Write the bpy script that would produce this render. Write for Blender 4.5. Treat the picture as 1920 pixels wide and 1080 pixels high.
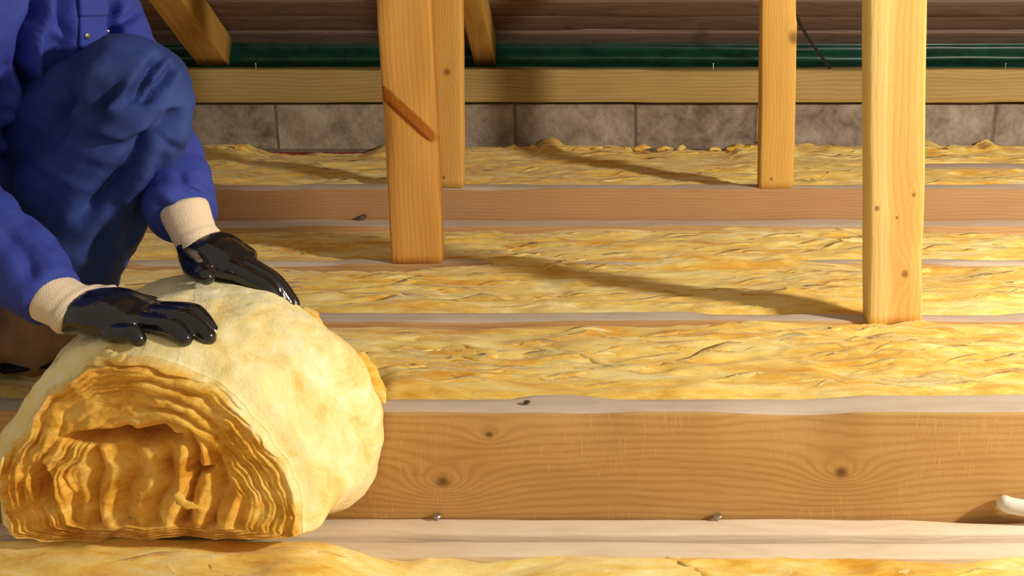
import bpy, bmesh, math, random
import numpy as np
from mathutils import Vector, Matrix

for o in list(bpy.data.objects):
    bpy.data.objects.remove(o, do_unlink=True)
scene = bpy.context.scene
COL = scene.collection

# ------------------------------------------------------------------ camera
F, PX, PY, CAMH = 1900.0, 1150.0, 540.0, 0.58
TH = math.atan(540.0 / F)
SN, CS = math.sin(TH), math.cos(TH)
cd = bpy.data.cameras.new('camera')
cam = bpy.data.objects.new('camera', cd)
COL.objects.link(cam)
cam.location = (0, 0, CAMH)
cam.rotation_euler = (math.pi / 2 - TH, 0, 0)
cd.sensor_width = 36
cd.lens = 36 * F / 1920
cd.shift_x = (960 - PX) / 1920
cd.clip_start = 0.02
scene.camera = cam

# ------------------------------------------------------------------ light
world = bpy.data.worlds.new('loft_ambient')
scene.world = world
world.use_nodes = True
bg = world.node_tree.nodes['Background']
bg.inputs[0].default_value = (1.0, 0.86, 0.68, 1)
bg.inputs[1].default_value = 0.35

def lamp(name, loc, power, col, radius):
    l = bpy.data.lights.new(name, 'POINT')
    l.energy = power
    l.color = col
    l.shadow_soft_size = radius
    o = bpy.data.objects.new(name, l)
    COL.objects.link(o)
    o.location = loc
    return o
lamp('work_lamp', (2.25, 0.80, 1.15), 285, (1.0, 0.92, 0.77), 0.10)

vs = scene.view_settings
vs.view_transform = 'Standard'
vs.look = 'None'
vs.exposure = 0.15
vs.gamma = 1.0
vs.use_curve_mapping = False

# ------------------------------------------------------------------ helpers
def P(u, v, Y):
    """point of the loft seen at photo position (u, v), standing at depth Y"""
    a = (u - PX) / F
    b = (PY - v) / F
    d = np.array([a, CS + b * SN, -SN + b * CS])
    t = Y / d[1]
    return d * t + np.array([0, 0, CAMH])

def PZ(u, v, z):
    a = (u - PX) / F
    b = (PY - v) / F
    d = np.array([a, CS + b * SN, -SN + b * CS])
    return d * ((z - CAMH) / d[2]) + np.array([0, 0, CAMH])

def pix(p):
    q = p - np.array([0, 0, CAMH])
    dep = q[:, 1] * CS - q[:, 2] * SN
    up = q[:, 1] * SN + q[:, 2] * CS
    return PX + F * q[:, 0] / dep, PY - F * up / dep

def _hash(ix, iy, iz, seed):
    h = (ix * 374761393 + iy * 668265263 + iz * 2147483647 + seed * 974634777) & 0xFFFFFFFF
    h = ((h ^ (h >> 13)) * 1274126177) & 0xFFFFFFFF
    h = (h ^ (h >> 16)) & 0xFFFFFFFF
    return h / 4294967295.0

def vnoise(x, y, z=0.0, seed=0):
    x, y, z = np.broadcast_arrays(np.asarray(x, float), np.asarray(y, float), np.asarray(z, float))
    x0, y0, z0 = np.floor(x), np.floor(y), np.floor(z)
    fx, fy, fz = x - x0, y - y0, z - z0
    fx = fx * fx * fx * (fx * (fx * 6 - 15) + 10)
    fy = fy * fy * fy * (fy * (fy * 6 - 15) + 10)
    fz = fz * fz * fz * (fz * (fz * 6 - 15) + 10)
    ix, iy, iz = x0.astype(np.int64), y0.astype(np.int64), z0.astype(np.int64)
    r = 0
    for dx in (0, 1):
        wx = fx if dx else 1 - fx
        for dy in (0, 1):
            wy = fy if dy else 1 - fy
            for dz in (0, 1):
                wz = fz if dz else 1 - fz
                r = r + wx * wy * wz * _hash(ix + dx, iy + dy, iz + dz, seed)
    return r * 2 - 1

def fbm(x, y, z=0.0, oct=4, seed=0, gain=0.5):
    r, a, s = 0, 1.0, 0.0
    x, y, z = np.asarray(x, float), np.asarray(y, float), np.asarray(z, float)
    for i in range(oct):
        r = r + a * vnoise(x, y, z, seed + i * 17)
        s += a
        a *= gain
        x, y, z = x * 2.03, y * 2.03, z * 2.03
    return r / s

def smooth(a, b, x):
    t = np.clip((x - a) / (b - a), 0, 1)
    return t * t * (3 - 2 * t)

def mesh_np(name, verts, faces):
    me = bpy.data.meshes.new(name)
    me.from_pydata([tuple(v) for v in np.asarray(verts).tolist()], [], [tuple(f) for f in faces])
    me.update()
    return me

def obj(name, me, mat=None, parent=None, sm=True):
    if isinstance(me, bmesh.types.BMesh):
        m = bpy.data.meshes.new(name)
        me.to_mesh(m)
        me.free()
        me = m
    o = bpy.data.objects.new(name, me)
    COL.objects.link(o)
    if mat is not None:
        for m in (mat if isinstance(mat, (list, tuple)) else [mat]):
            me.materials.append(m)
    if parent is not None:
        o.parent = parent
    if sm:
        me.polygons.foreach_set('use_smooth', [True] * len(me.polygons))
    return o

def empty(name, loc=(0, 0, 0)):
    o = bpy.data.objects.new(name, None)
    COL.objects.link(o)
    o.location = loc
    o.empty_display_size = 0.05
    return o

def tag(o, label=None, cat=None, group=None, kind=None):
    if label: o['label'] = label
    if cat: o['category'] = cat
    if group: o['group'] = group
    if kind: o['kind'] = kind
    return o

def keep(child, parent):
    """parent without moving (parents are unrotated empties)"""
    child.parent = parent
    bpy.context.view_layer.update()
    child.matrix_parent_inverse = parent.matrix_world.inverted()

def grid_faces(nu, nv, wrap_u=False, off=0):
    fs = []
    for i in range(nu if wrap_u else nu - 1):
        a = i * nv
        b = ((i + 1) % nu) * nv
        for j in range(nv - 1):
            fs.append((off + a + j, off + b + j, off + b + j + 1, off + a + j + 1))
    return fs

# ------------------------------------------------------------------ materials
class NT:
    def __init__(self, name):
        self.m = bpy.data.materials.new(name)
        self.m.use_nodes = True
        self.t = self.m.node_tree
        self.b = self.t.nodes['Principled BSDF']
    def n(self, typ, **kw):
        nd = self.t.nodes.new(typ)
        for k, v in kw.items():
            setattr(nd, k, v)
        return nd
    def l(self, a, b):
        self.t.links.new(a, b)
    def val(self, sock, x):
        if isinstance(x, (int, float)):
            sock.default_value = x
        elif isinstance(x, (tuple, list)):
            sock.default_value = x
        else:
            self.l(x, sock)
    def math(self, op, a, b=0.0, c=0.0):
        nd = self.n('ShaderNodeMath', operation=op)
        self.val(nd.inputs[0], a)
        self.val(nd.inputs[1], b)
        self.val(nd.inputs[2], c)
        return nd.outputs[0]
    def mix(self, f, a, b, mode='MIX'):
        nd = self.n('ShaderNodeMix', data_type='RGBA', blend_type=mode)
        self.val(nd.inputs[0], f)
        self.val(nd.inputs[6], a if not isinstance(a, tuple) else (*a[:3], 1))
        self.val(nd.inputs[7], b if not isinstance(b, tuple) else (*b[:3], 1))
        return nd.outputs[2]
    def ramp(self, f, stops):
        nd = self.n('ShaderNodeValToRGB')
        e = nd.color_ramp.elements
        while len(e) < len(stops):
            e.new(0.5)
        for i, (p, c) in enumerate(stops):
            e[i].position = p
            e[i].color = (*c, 1) if len(c) == 3 else c
        self.l(f, nd.inputs[0])
        return nd.outputs[0]
    def sstep(self, x, a, b):
        nd = self.n('ShaderNodeMapRange', interpolation_type='SMOOTHSTEP')
        self.val(nd.inputs[0], x)
        nd.inputs[1].default_value = a
        nd.inputs[2].default_value = b
        return nd.outputs[0]
    def noise(self, vec, scale=5, detail=4, rough=0.5, dist=0.0):
        nd = self.n('ShaderNodeTexNoise')
        self.l(vec, nd.inputs['Vector'])
        nd.inputs['Scale'].default_value = scale
        nd.inputs['Detail'].default_value = detail
        nd.inputs['Roughness'].default_value = rough
        nd.inputs['Distortion'].default_value = dist
        return nd.outputs[0]
    def coords(self, scale=(1, 1, 1), loc=(0, 0, 0), rot=(0, 0, 0)):
        c = self.n('ShaderNodeTexCoord').outputs['Object']
        mp = self.n('ShaderNodeMapping')
        self.l(c, mp.inputs[0])
        mp.inputs['Scale'].default_value = scale
        mp.inputs['Location'].default_value = loc
        mp.inputs['Rotation'].default_value = rot
        return mp.outputs[0]
    def bump(self, h, strength=0.3, dist=0.01):
        nd = self.n('ShaderNodeBump')
        nd.inputs['Strength'].default_value = strength
        nd.inputs['Distance'].default_value = dist
        self.l(h, nd.inputs['Height'])
        self.l(nd.outputs[0], self.b.inputs['Normal'])

def srgb(r, g, b):
    f = lambda c: (c / 255 / 12.92) if c / 255 <= 0.04045 else ((c / 255 + 0.055) / 1.055) ** 2.4
    return (f(r), f(g), f(b))

def plain(name, col, rough=0.6, spec=0.4, metal=0.0, bump=0, bscale=200, var=0.0):
    k = NT(name)
    c = k.coords()
    if var:
        n = k.noise(c, 14, 4, 0.6)
        f = k.sstep(n, 0.35, 0.7)
        k.l(k.mix(f, col, tuple(x * (1 - var) for x in col)), k.b.inputs['Base Color'])
    else:
        k.b.inputs['Base Color'].default_value = (*col, 1)
    k.b.inputs['Roughness'].default_value = rough
    k.b.inputs['Specular IOR Level'].default_value = spec
    k.b.inputs['Metallic'].default_value = metal
    if bump:
        k.bump(k.noise(c, bscale, 3, 0.6), bump, 0.004)
    return k.m

def wood(name, light, dark, knots=(), pith=(0.02, -0.16), period=0.009, seed=0.0, rough=0.72,
         contrast=0.75, sap=None, spikes=(), stain=0.35, sawn=0.0):
    """length along local x; knots: (x, v, axis, radius, bend); v is local z for faces, local y if axis == 'y'"""
    k = NT(name)
    co = k.n('ShaderNodeTexCoord').outputs['Object']
    sp = k.n('ShaderNodeSeparateXYZ')
    k.l(co, sp.inputs[0])
    x, y, z = sp.outputs
    w1 = k.noise(k.coords((2.2, 7, 7), (seed, seed, 0)), 1.0, 3, 0.5)
    w2 = k.noise(k.coords((14, 60, 60), (seed, 2, 0)), 1.0, 2, 0.5)
    dy = k.math('SUBTRACT', y, pith[0])
    dz = k.math('SUBTRACT', z, pith[1])
    r = k.math('SQRT', k.math('ADD', k.math('MULTIPLY', dy, dy), k.math('MULTIPLY', dz, dz)))
    r = k.math('ADD', r, k.math('MULTIPLY', w1, 0.05))
    r = k.math('ADD', r, k.math('MULTIPLY', w2, 0.004))
    kd = None
    for (kx, kv, ax, kr, bend) in knots:
        dx = k.math('SUBTRACT', x, kx)
        dv = k.math('SUBTRACT', z if ax == 'z' else y, kv)
        d2 = k.math('ADD', k.math('MULTIPLY', k.math('MULTIPLY', dx, dx), 0.30), k.math('MULTIPLY', dv, dv))
        g = k.math('DIVIDE', bend, k.math('ADD', 1.0, k.math('DIVIDE', d2, (kr * 2.5) ** 2)))
        r = k.math('ADD', r, g)
        dd = k.math('SQRT', k.math('ADD', k.math('MULTIPLY', k.math('MULTIPLY', dx, dx), 0.7), k.math('MULTIPLY', dv, dv)))
        dd = k.math('ADD', dd, k.math('MULTIPLY', k.math('SUBTRACT', w2, 0.5), kr * 0.7))
        e = k.math('SUBTRACT', 1.0, k.sstep(dd, kr * 0.2, kr * 1.35))
        kd = e if kd is None else k.math('MAXIMUM', kd, e)
    ph = k.math('MULTIPLY', r, 2 * math.pi / period)
    s = k.math('MULTIPLY_ADD', k.math('SINE', ph), 0.5, 0.5)
    s = k.math('POWER', s, 2.0)
    st = k.noise(k.coords((3, 120, 120), (seed * 2, 0, 0)), 1.0, 4, 0.65)
    big = k.noise(k.coords((3.2, 9, 9), (seed, 5, 1)), 1.0, 4, 0.6)
    f = k.math('ADD', k.math('MULTIPLY', s, 0.55 * contrast), k.math('MULTIPLY', k.math('SUBTRACT', st, 0.35), 1.1 * contrast))
    f = k.math('ADD', f, k.math('MULTIPLY', k.math('SUBTRACT', big, 0.45), stain * 2))
    f.node.use_clamp = True
    if sawn:
        sw = k.noise(k.coords((230, 30, 26), (seed, 1, 4)), 1.0, 3, 0.6, 0.4)
        pt_ = k.noise(k.coords((6, 10, 10), (seed, 8, 4)), 1.0, 3, 0.6)
        f = k.math('SUBTRACT', f, k.math('MULTIPLY', k.math('MULTIPLY', k.sstep(sw, 0.52, 0.70), k.sstep(pt_, 0.42, 0.62)), sawn))
        f.node.use_clamp = True
    mid = tuple((a * 0.6 + b * 0.4) for a, b in zip(light, dark))
    col = k.ramp(f, [(0.0, light), (0.55, mid), (1.0, dark)])
    if sap:
        (ax, pos, wid, scol) = sap
        q = k.math('ADD', y if ax == 'y' else z, k.math('MULTIPLY', k.math('SUBTRACT', w1, 0.5), 0.05))
        col = k.mix(k.math('MULTIPLY', k.sstep(q, pos - wid, pos + wid), 0.75), col, scol)
    for (sx, sv, ax, ang, la, lb, scol) in spikes:
        dx = k.math('SUBTRACT', x, sx)
        dv = k.math('SUBTRACT', z if ax == 'z' else y, sv)
        c_, s_ = math.cos(ang), math.sin(ang)
        uu = k.math('ADD', k.math('MULTIPLY', dx, c_ / la), k.math('MULTIPLY', dv, s_ / la))
        vv = k.math('ADD', k.math('MULTIPLY', dx, -s_ / lb), k.math('MULTIPLY', dv, c_ / lb))
        uu = k.math('POWER', k.math('ABSOLUTE', uu), 4.0)
        d = k.math('ADD', uu, k.math('MULTIPLY', vv, vv))
        d = k.math('ADD', d, k.math('MULTIPLY', k.math('SUBTRACT', w2, 0.5), 0.5))
        e = k.math('SUBTRACT', 1.0, k.sstep(d, 0.45, 1.15))
        col = k.mix(e, col, scol)
    if kd is not None:
        col = k.mix(k.math('MULTIPLY', kd, 0.85), col, tuple(c * 0.42 for c in dark))
    k.l(col, k.b.inputs['Base Color'])
    k.b.inputs['Roughness'].default_value = rough
    k.b.inputs['Specular IOR Level'].default_value = 0.25
    hh = k.math('ADD', k.math('MULTIPLY', f, -0.6), k.math('MULTIPLY', k.noise(k.coords((30, 160, 160)), 1.0, 3, 0.7), 0.7))
    k.bump(hh, 0.35, 0.0025)
    return k.m

def wool(name, pale, mid, deep, stretch=(5, 15, 15), bias=0.0, skin=None):
    k = NT(name)
    c1 = k.coords(stretch)
    n1 = k.noise(c1, 1.0, 5, 0.62, 1.4)
    n2 = k.noise(k.coords(tuple(s * 5 for s in stretch), (3, 1, 2)), 1.0, 4, 0.6, 0.8)
    f = k.math('ADD', k.math('MULTIPLY', n1, 0.72), k.math('MULTIPLY', n2, 0.32))
    f = k.math('ADD', f, -0.02 + bias)
    col = k.ramp(f, [(0.36, deep), (0.50, mid), (0.66, pale)])
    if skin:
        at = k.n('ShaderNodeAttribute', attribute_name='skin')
        col = k.mix(at.outputs['Fac'], col, k.ramp(f, [(0.36, skin[2]), (0.50, skin[1]), (0.66, skin[0])]))  # mixes the painted lit tone of the roll's outside into the end
    k.l(col, k.b.inputs['Base Color'])
    k.b.inputs['Roughness'].default_value = 0.95
    k.b.inputs['Specular IOR Level'].default_value = 0.08
    k.b.inputs['Sheen Weight'].default_value = 0.15
    fine = k.noise(k.coords(tuple(s * 14 for s in stretch)), 1.0, 4, 0.7, 0.5)
    k.bump(k.math('ADD', k.math('MULTIPLY', n2, 0.7), k.math('MULTIPLY', fine, 0.4)), 0.55, 0.006)
    return k.m

M = {}
M['wool'] = wool('glass_wool', srgb(253, 236, 170), srgb(243, 206, 104), srgb(222, 160, 48), (3.2, 11, 11))
M['wool_outer_lit'] = wool('glass_wool_outer_lit', srgb(252, 242, 200), srgb(246, 226, 156), srgb(230, 188, 96), (7, 7, 7), 0.04)  # same wool as the cut end; brighter light painted into its paler colour
M['wool_cut_shaded'] = wool('glass_wool_cut_end_shaded', srgb(248, 210, 118), srgb(234, 182, 76), srgb(206, 140, 36), (9, 9, 16), 0.0, (srgb(252, 242, 200), srgb(246, 226, 156), srgb(230, 188, 96)))  # same wool, less lit: shade painted in as a deeper yellow
M['tuft'] = wool('glass_wool_flake', srgb(250, 230, 156), srgb(240, 196, 92), srgb(216, 150, 38), (6, 18, 18), 0.03)
M['grey_wood'] = wood('weathered_sawn_top', srgb(214, 196, 178), srgb(172, 150, 130), seed=3, contrast=0.45, period=0.006)
M['pale_batten'] = wood('pale_batten_wood', srgb(232, 216, 192), srgb(196, 168, 132), seed=8, contrast=0.45, period=0.007)
M['steel'] = plain('nail_steel', (0.45, 0.43, 0.40), 0.35, 0.5, 0.9)
M['rust'] = plain('rusty_steel', (0.10, 0.07, 0.05), 0.6, 0.4, 0.4)
M['floor'] = plain('loft_board', srgb(120, 95, 70), 0.9, 0.2, var=0.4)

# ------------------------------------------------------------------ timber builder
def beam_mesh(name, L, w, h, seg=0.03, r=0.004, wob=0.0015, seed=0, chip=0.0):
    """rounded box, length on local x from 0 to L, centred on y and z"""
    nst = max(3, int(L / seg))
    xs = np.linspace(0, L, nst)
    prof, nrm = [], []
    cs = [(w / 2 - r, h / 2 - r, 0), (-(w / 2 - r), h / 2 - r, 90), (-(w / 2 - r), -(h / 2 - r), 180), (w / 2 - r, -(h / 2 - r), 270)]
    for i, (cx, cy, a0) in enumerate(cs):
        for a in (0, 45, 90):
            t = math.radians(a0 + a)
            prof.append((cx + r * math.cos(t), cy + r * math.sin(t)))
        nx = cs[(i + 1) % 4]
        p0 = prof[-1]
        t = math.radians(nx[2])
        p1 = (nx[0] + r * math.cos(t), nx[1] + r * math.sin(t))
        for q in (0.25, 0.5, 0.75):
            prof.append((p0[0] + (p1[0] - p0[0]) * q, p0[1] + (p1[1] - p0[1]) * q))
    prof = np.array(prof)
    n = len(prof)
    V = np.zeros((nst, n, 3))
    V[:, :, 0] = xs[:, None]
    V[:, :, 1] = prof[None, :, 0]
    V[:, :, 2] = prof[None, :, 1]
    X = V[:, :, 0]
    V[:, :, 1] += wob * fbm(X * 4, V[:, :, 1] * 12, V[:, :, 2] * 12, 3, seed) * 2
    V[:, :, 2] += wob * fbm(X * 4, V[:, :, 1] * 12, V[:, :, 2] * 12, 3, seed + 5) * 2
    if chip:
        # wane: corners bitten off here and there
        for (sy, sz) in ((1, 1), (-1, 1)):
            cn = np.clip(fbm(X * 3.1, sy * 3.0, 0, 3, seed + 31 + sy) - 0.1, 0, 1) * chip * 0.05
            d = np.hypot(V[:, :, 1] - sy * w / 2, V[:, :, 2] - sz * h / 2)
            k = np.exp(-(d / 0.012) ** 2) * np.clip(cn, 0, 0.012)
            V[:, :, 1] -= sy * k
            V[:, :, 2] -= sz * k
    verts = V.reshape(-1, 3)
    faces = []
    for i in range(nst - 1):
        for j in range(n):
            a, b = i * n + j, i * n + (j + 1) % n
            faces.append((a, a + n, b + n, b))
    faces.append(tuple(range(n - 1, -1, -1))[::-1])
    faces.append(tuple((nst - 1) * n + j for j in range(n))[::-1])
    return mesh_np(name, verts, faces)

def top_slot(me, n=24):
    for p in me.polygons:
        if len(p.vertices) == 4 and p.index % n in (2, 3, 4, 5):
            p.material_index = 1

def joist(name, x0, x1, y0, y1, z0, z1, mats, label, seed=0, chip=0.0, cat='joist', grey=True, group='floor joists of the loft'):
    me = beam_mesh(name, x1 - x0, y1 - y0, z1 - z0, 0.02, 0.004, 0.0018, seed, chip)
    me.flip_normals() if me.polygons[0].normal.dot(me.polygons[0].center - Vector(((x1 - x0) / 2, 0, 0))) < 0 else None
    o = obj(name, me, mats)
    if grey:
        top_slot(me)
    o.location = (x0, (y0 + y1) / 2, (z0 + z1) / 2)
    return tag(o, label, cat, group)

XL, XR = -2.3, 1.9
FLOOR = -0.30
J1Y, J1B = 1.376, 1.449
J1BOT = -0.169

# ------------------------------------------------------------------ floor of the loft
me = mesh_np('floor', [(XL - .3, 0.2, FLOOR), (XR + .3, 0.2, FLOOR), (XR + .3, 4.3, FLOOR), (XL - .3, 4.3, FLOOR),
                       (XL - .3, 0.2, FLOOR - .02), (XR + .3, 0.2, FLOOR - .02), (XR + .3, 4.3, FLOOR - .02), (XL - .3, 4.3, FLOOR - .02)],
             [(0, 1, 2, 3), (7, 6, 5, 4), (0, 4, 5, 1), (1, 5, 6, 2), (2, 6, 7, 3), (3, 7, 4, 0)])
tag(obj('floor', me, M['floor'], sm=False), kind='structure')

# ------------------------------------------------------------------ joists
def jl(u, v, Y, zc):      # local (x, z) on the front face of a joist
    p = P(u, v, Y)
    return p[0] - XL, p[2] - zc

zc1 = FLOOR / 2
k1 = jl(830, 903, J1Y, zc1); k2 = jl(917, 816, J1Y, zc1); k3 = jl(1577, 886, J1Y, zc1)
M['joist_front'] = wood('joist_pine_knotty', srgb(206, 162, 100), srgb(146, 98, 44),
                        knots=[(k1[0], k1[1], 'z', 0.0105, 0.075), (k2[0], k2[1], 'z', 0.006, 0.03), (k3[0], k3[1], 'z', 0.010, 0.06)],
                        pith=(0.03, -0.275), period=0.0115, seed=1.0, contrast=0.55, stain=0.45, sawn=0.45)
M['joist_mid'] = wood('joist_pine', srgb(202, 160, 108), srgb(156, 106, 58), seed=5, contrast=0.6)
M['joist_brown'] = wood('joist_brown_sawn', srgb(186, 142, 98), srgb(140, 98, 58), seed=7, contrast=0.5)

jf = joist('floor_joist', XL, XR, J1Y, J1B, FLOOR, 0.0, [M['joist_front'], M['grey_wood']],
           'deep knotty pine floor joist nearest the camera, beside the insulation roll', 1, 0.5)
joist('floor_joist', XL, XR, 1.810, 1.871, FLOOR, 0.0, [M['joist_mid'], M['grey_wood']],
      'floor joist with pale top carrying the tall two-tone post on the right', 2, 0.4)
joist('floor_joist', XL, XR, 2.241, 2.288, FLOOR, 0.0, [M['joist_mid'], M['grey_wood']],
      'floor joist carrying the front left post, its top partly buried in wool', 3, 0.3)
joist('floor_joist', XL, XR, 2.638, 2.733, FLOOR, 0.0, [M['joist_mid'], M['grey_wood']],
      'low grey-topped joist running just in front of the raised brown beam', 4, 0.2)
joist('timber_beam', XL, XR, 2.734, 2.814, FLOOR, 0.084, [M['joist_brown'], M['grey_wood']],
      'raised brown sawn beam on which both rear posts stand', 5, 0.3, cat='beam', group=None)
joist('floor_joist', XL, XR, 3.23, 3.33, FLOOR, 0.060, [M['joist_mid'], M['grey_wood']],
      'rearmost joist, a grey strip among the wool in front of the block wall', 6, 0.0)

# low battens under the front joist
joist('batten', XL, XR, 1.327, 1.373, FLOOR, -0.1705, [M['pale_batten'], M['pale_batten']],
      'pale wooden batten along the foot of the front joist', 11, 0.3, cat='batten', group='pale battens in the foreground')
joist('batten', XL, XR, 1.278, 1.3195, FLOOR, -0.1785, [M['pale_batten'], M['pale_batten']],
      'lower pale batten in the foreground, nearest the camera', 12, 0.3, cat='batten', group='pale battens in the foreground')

# ------------------------------------------------------------------ block wall, wall plate, roof
WY = 3.62
zb = lambda v: P(960, v, WY)[2]
ZW1 = zb(192)           # top of block course
ZP1 = zb(129)           # top of wall plate
M['mortar'] = plain('mortar_grey', srgb(128, 114, 100), 0.95, 0.1, bump=0.4, bscale=120, var=0.3)
def blockmat():
    k = NT('concrete_block_grey')
    oi = k.n('ShaderNodeObjectInfo')
    c = k.n('ShaderNodeTexCoord').outputs['Object']
    ad = k.n('ShaderNodeVectorMath', operation='ADD')
    k.l(c, ad.inputs[0]); 
    cmb = k.n('ShaderNodeCombineXYZ'); k.l(k.math('MULTIPLY', oi.outputs['Random'], 40.0), cmb.inputs[0])
    k.l(cmb.outputs[0], ad.inputs[1])
    n = k.noise(ad.outputs[0], 9, 6, 0.62, 0.6)
    n2 = k.noise(ad.outputs[0], 60, 4, 0.6)
    f = k.math('ADD', k.math('MULTIPLY', n, 0.8), k.math('MULTIPLY', n2, 0.25))
    f = k.math('ADD', f, k.math('MULTIPLY', k.math('SUBTRACT', oi.outputs['Random'], 0.5), 0.12))
    k.l(k.ramp(f, [(0.32, srgb(104, 90, 78)), (0.52, srgb(150, 136, 122)), (0.75, srgb(186, 174, 160))]), k.b.inputs['Base Color'])
    k.b.inputs['Roughness'].default_value = 0.95
    k.b.inputs['Specular IOR Level'].default_value = 0.1
    k.bump(k.math('ADD', n2, n), 0.6, 0.006)
    return k.m
M['block'] = blockmat()
M['brick'] = plain('red_brick', srgb(150, 62, 40), 0.9, 0.15, bump=0.5, bscale=90, var=0.45)

def box_mesh(name, sx, sy, sz, bev=0.004, seg=1):
    bm = bmesh.new()
    bmesh.ops.create_cube(bm, size=1)
    bmesh.ops.scale(bm, vec=(sx, sy, sz), verts=bm.verts)
    if bev:
        bmesh.ops.bevel(bm, geom=list(bm.edges), offset=bev, segments=seg, profile=0.5, affect='EDGES')
    me = bpy.data.meshes.new(name)
    bm.to_mesh(me); bm.free()
    return me

wall = obj('wall_back', box_mesh('wall_back', XR - XL + 0.4, 0.09, ZW1 - FLOOR - 0.004, 0), M['mortar'], sm=False)
wall.location = ((XL + XR) / 2, WY + 0.004 + 0.045, (ZW1 + FLOOR) / 2 - 0.002)
tag(wall, kind='structure')
BW, BH = 0.425, ZW1 - zb(281)
me_b = box_mesh('block', BW - 0.008, 0.09, BH - 0.006, 0.004)
me_b.materials.append(M['block'])
x = -2.42 + (P(966, 240, WY)[0] + 2.42) % BW
while x < XR:
    o = bpy.data.objects.new('block', me_b); COL.objects.link(o)
    o.location = (x + BW / 2, WY + 0.045, ZW1 - BH / 2 - 0.003)
    keep(o, wall)
    x += BW
me_k = box_mesh('brick', 0.207, 0.09, 0.062, 0.004)
me_k.materials.append(M['brick'])
for i in range(20):
    o = bpy.data.objects.new('brick', me_k); COL.objects.link(o)
    o.location = (XL + 0.1 + i * 0.217, WY + 0.040, ZW1 - BH - 0.006 - 0.034)
    keep(o, wall)

M['plate'] = wood('wall_plate_pine', srgb(178, 150, 92), srgb(124, 94, 46), seed=11, contrast=0.6, period=0.012, stain=0.5)
joist('wall_plate', XL, XR, WY - 0.035, WY + 0.10, ZW1 + 0.002, ZP1, [M['plate']],
      'long pine wall plate lying on top of the grey block wall', 21, 0.2, cat='beam', grey=False, group=None)

# roof slope: starts behind the plate, climbs towards the viewer
SL = math.radians(33)
EY, EZ = WY + 0.20, P(960, 84, WY + 0.20)[2]
roof = empty('ceiling', (0, EY, EZ))
tag(roof, kind='structure')
M['board'] = wood('roof_board_dark', srgb(128, 106, 94), srgb(82, 62, 52), seed=13, contrast=0.7, rough=0.85, stain=0.5)
board_me = [beam_mesh('roof_board', XR - XL + 0.4, 0.098, 0.016, 0.08, 0.003, 0.0015, 40 + i) for i in range(3)]
for m_ in board_me:
    m_.materials.append(M['board'])
    m_.polygons.foreach_set('use_smooth', [True] * len(m_.polygons))
nb = 24
for i in range(nb):
    o = bpy.data.objects.new('roof_board', board_me[i % 3]); COL.objects.link(o)
    d = 0.05 + i * 0.0985
    yy = EY - d * math.cos(SL); zz = EZ + d * math.sin(SL)
    off = 0.006 * (i % 2)
    o.location = (XL - 0.2 - 0.05 * (i % 3), yy + off * math.sin(SL), zz + off * math.cos(SL))
    o.rotation_euler = (-SL + 0.05, 0, 0)
    keep(o, roof)

# dark green eaves membrane behind the plate
M['green'] = plain('green_membrane', srgb(18, 66, 50), 0.38, 0.5, var=0.5)
nx, ny = 90, 14
xs = np.linspace(XL, XR, nx)
prof = []
for j in range(ny):
    t = j / (ny - 1)
    prof.append((WY + 0.16 + 0.02 * math.sin(t * 9), ZP1 - 0.03 + t * (EZ - ZP1 + 0.035)))
V = []
for i, x in enumerate(xs):
    for j, (yy, zz) in enumerate(prof):
        V.append((x, yy + 0.008 * float(fbm(x * 3, j * 0.5, 0, 2, 3)), zz + 0.004 * float(fbm(x * 2.3, j * .2, 4, 2, 9))))
V2 = [(a, b + 0.004, c) for a, b, c in V]
n0 = len(V)
fs = grid_faces(nx, ny) + [tuple(reversed(f)) for f in grid_faces(nx, ny, off=n0)]
fs += [(i * ny, n0 + i * ny, n0 + (i + 1) * ny, (i + 1) * ny) for i in range(nx - 1)]
fs += [((i + 1) * ny + ny - 1, n0 + (i + 1) * ny + ny - 1, n0 + i * ny + ny - 1, i * ny + ny - 1) for i in range(nx - 1)]
tag(obj('eaves_membrane', mesh_np('eaves_membrane', V + V2, fs), M['green']),
    'dark green plastic membrane in the eaves gap above the wall plate', 'membrane')

# rafters
M['rafter'] = wood('rafter_pine', srgb(190, 146, 72), srgb(132, 88, 28), seed=17, contrast=0.6)
def rafter(X, w, label, seed):
    L = 2.3
    me = beam_mesh('rafter', L, w, 0.11, 0.05, 0.004, 0.0015, seed)
    o = obj('rafter', me, M['rafter'])
    y0, z0 = WY + 0.07, ZP1 + 0.008
    # local x along the slope, up and towards the viewer; local z away from the boards
    d = Vector((0, -math.cos(SL), math.sin(SL)))
    up = Vector((0, math.sin(SL), math.cos(SL)))
    side = up.cross(d)
    m = Matrix((( d.x, side.x, up.x), (d.y, side.y, up.y), (d.z, side.z, up.z))).to_4x4()
    base = Vector((X, y0, z0)) + up * 0.055
    m.translation = base
    o.matrix_world = m
    return tag(o, label, 'rafter', 'rafters')
rafter(P(386, 126, WY)[0], 0.110, 'sloping pine rafter behind the worker\'s raised knee', 31)
rafter(P(905, 126, WY)[0], 0.075, 'sloping pine rafter seen just right of the paired left posts', 32)

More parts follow.
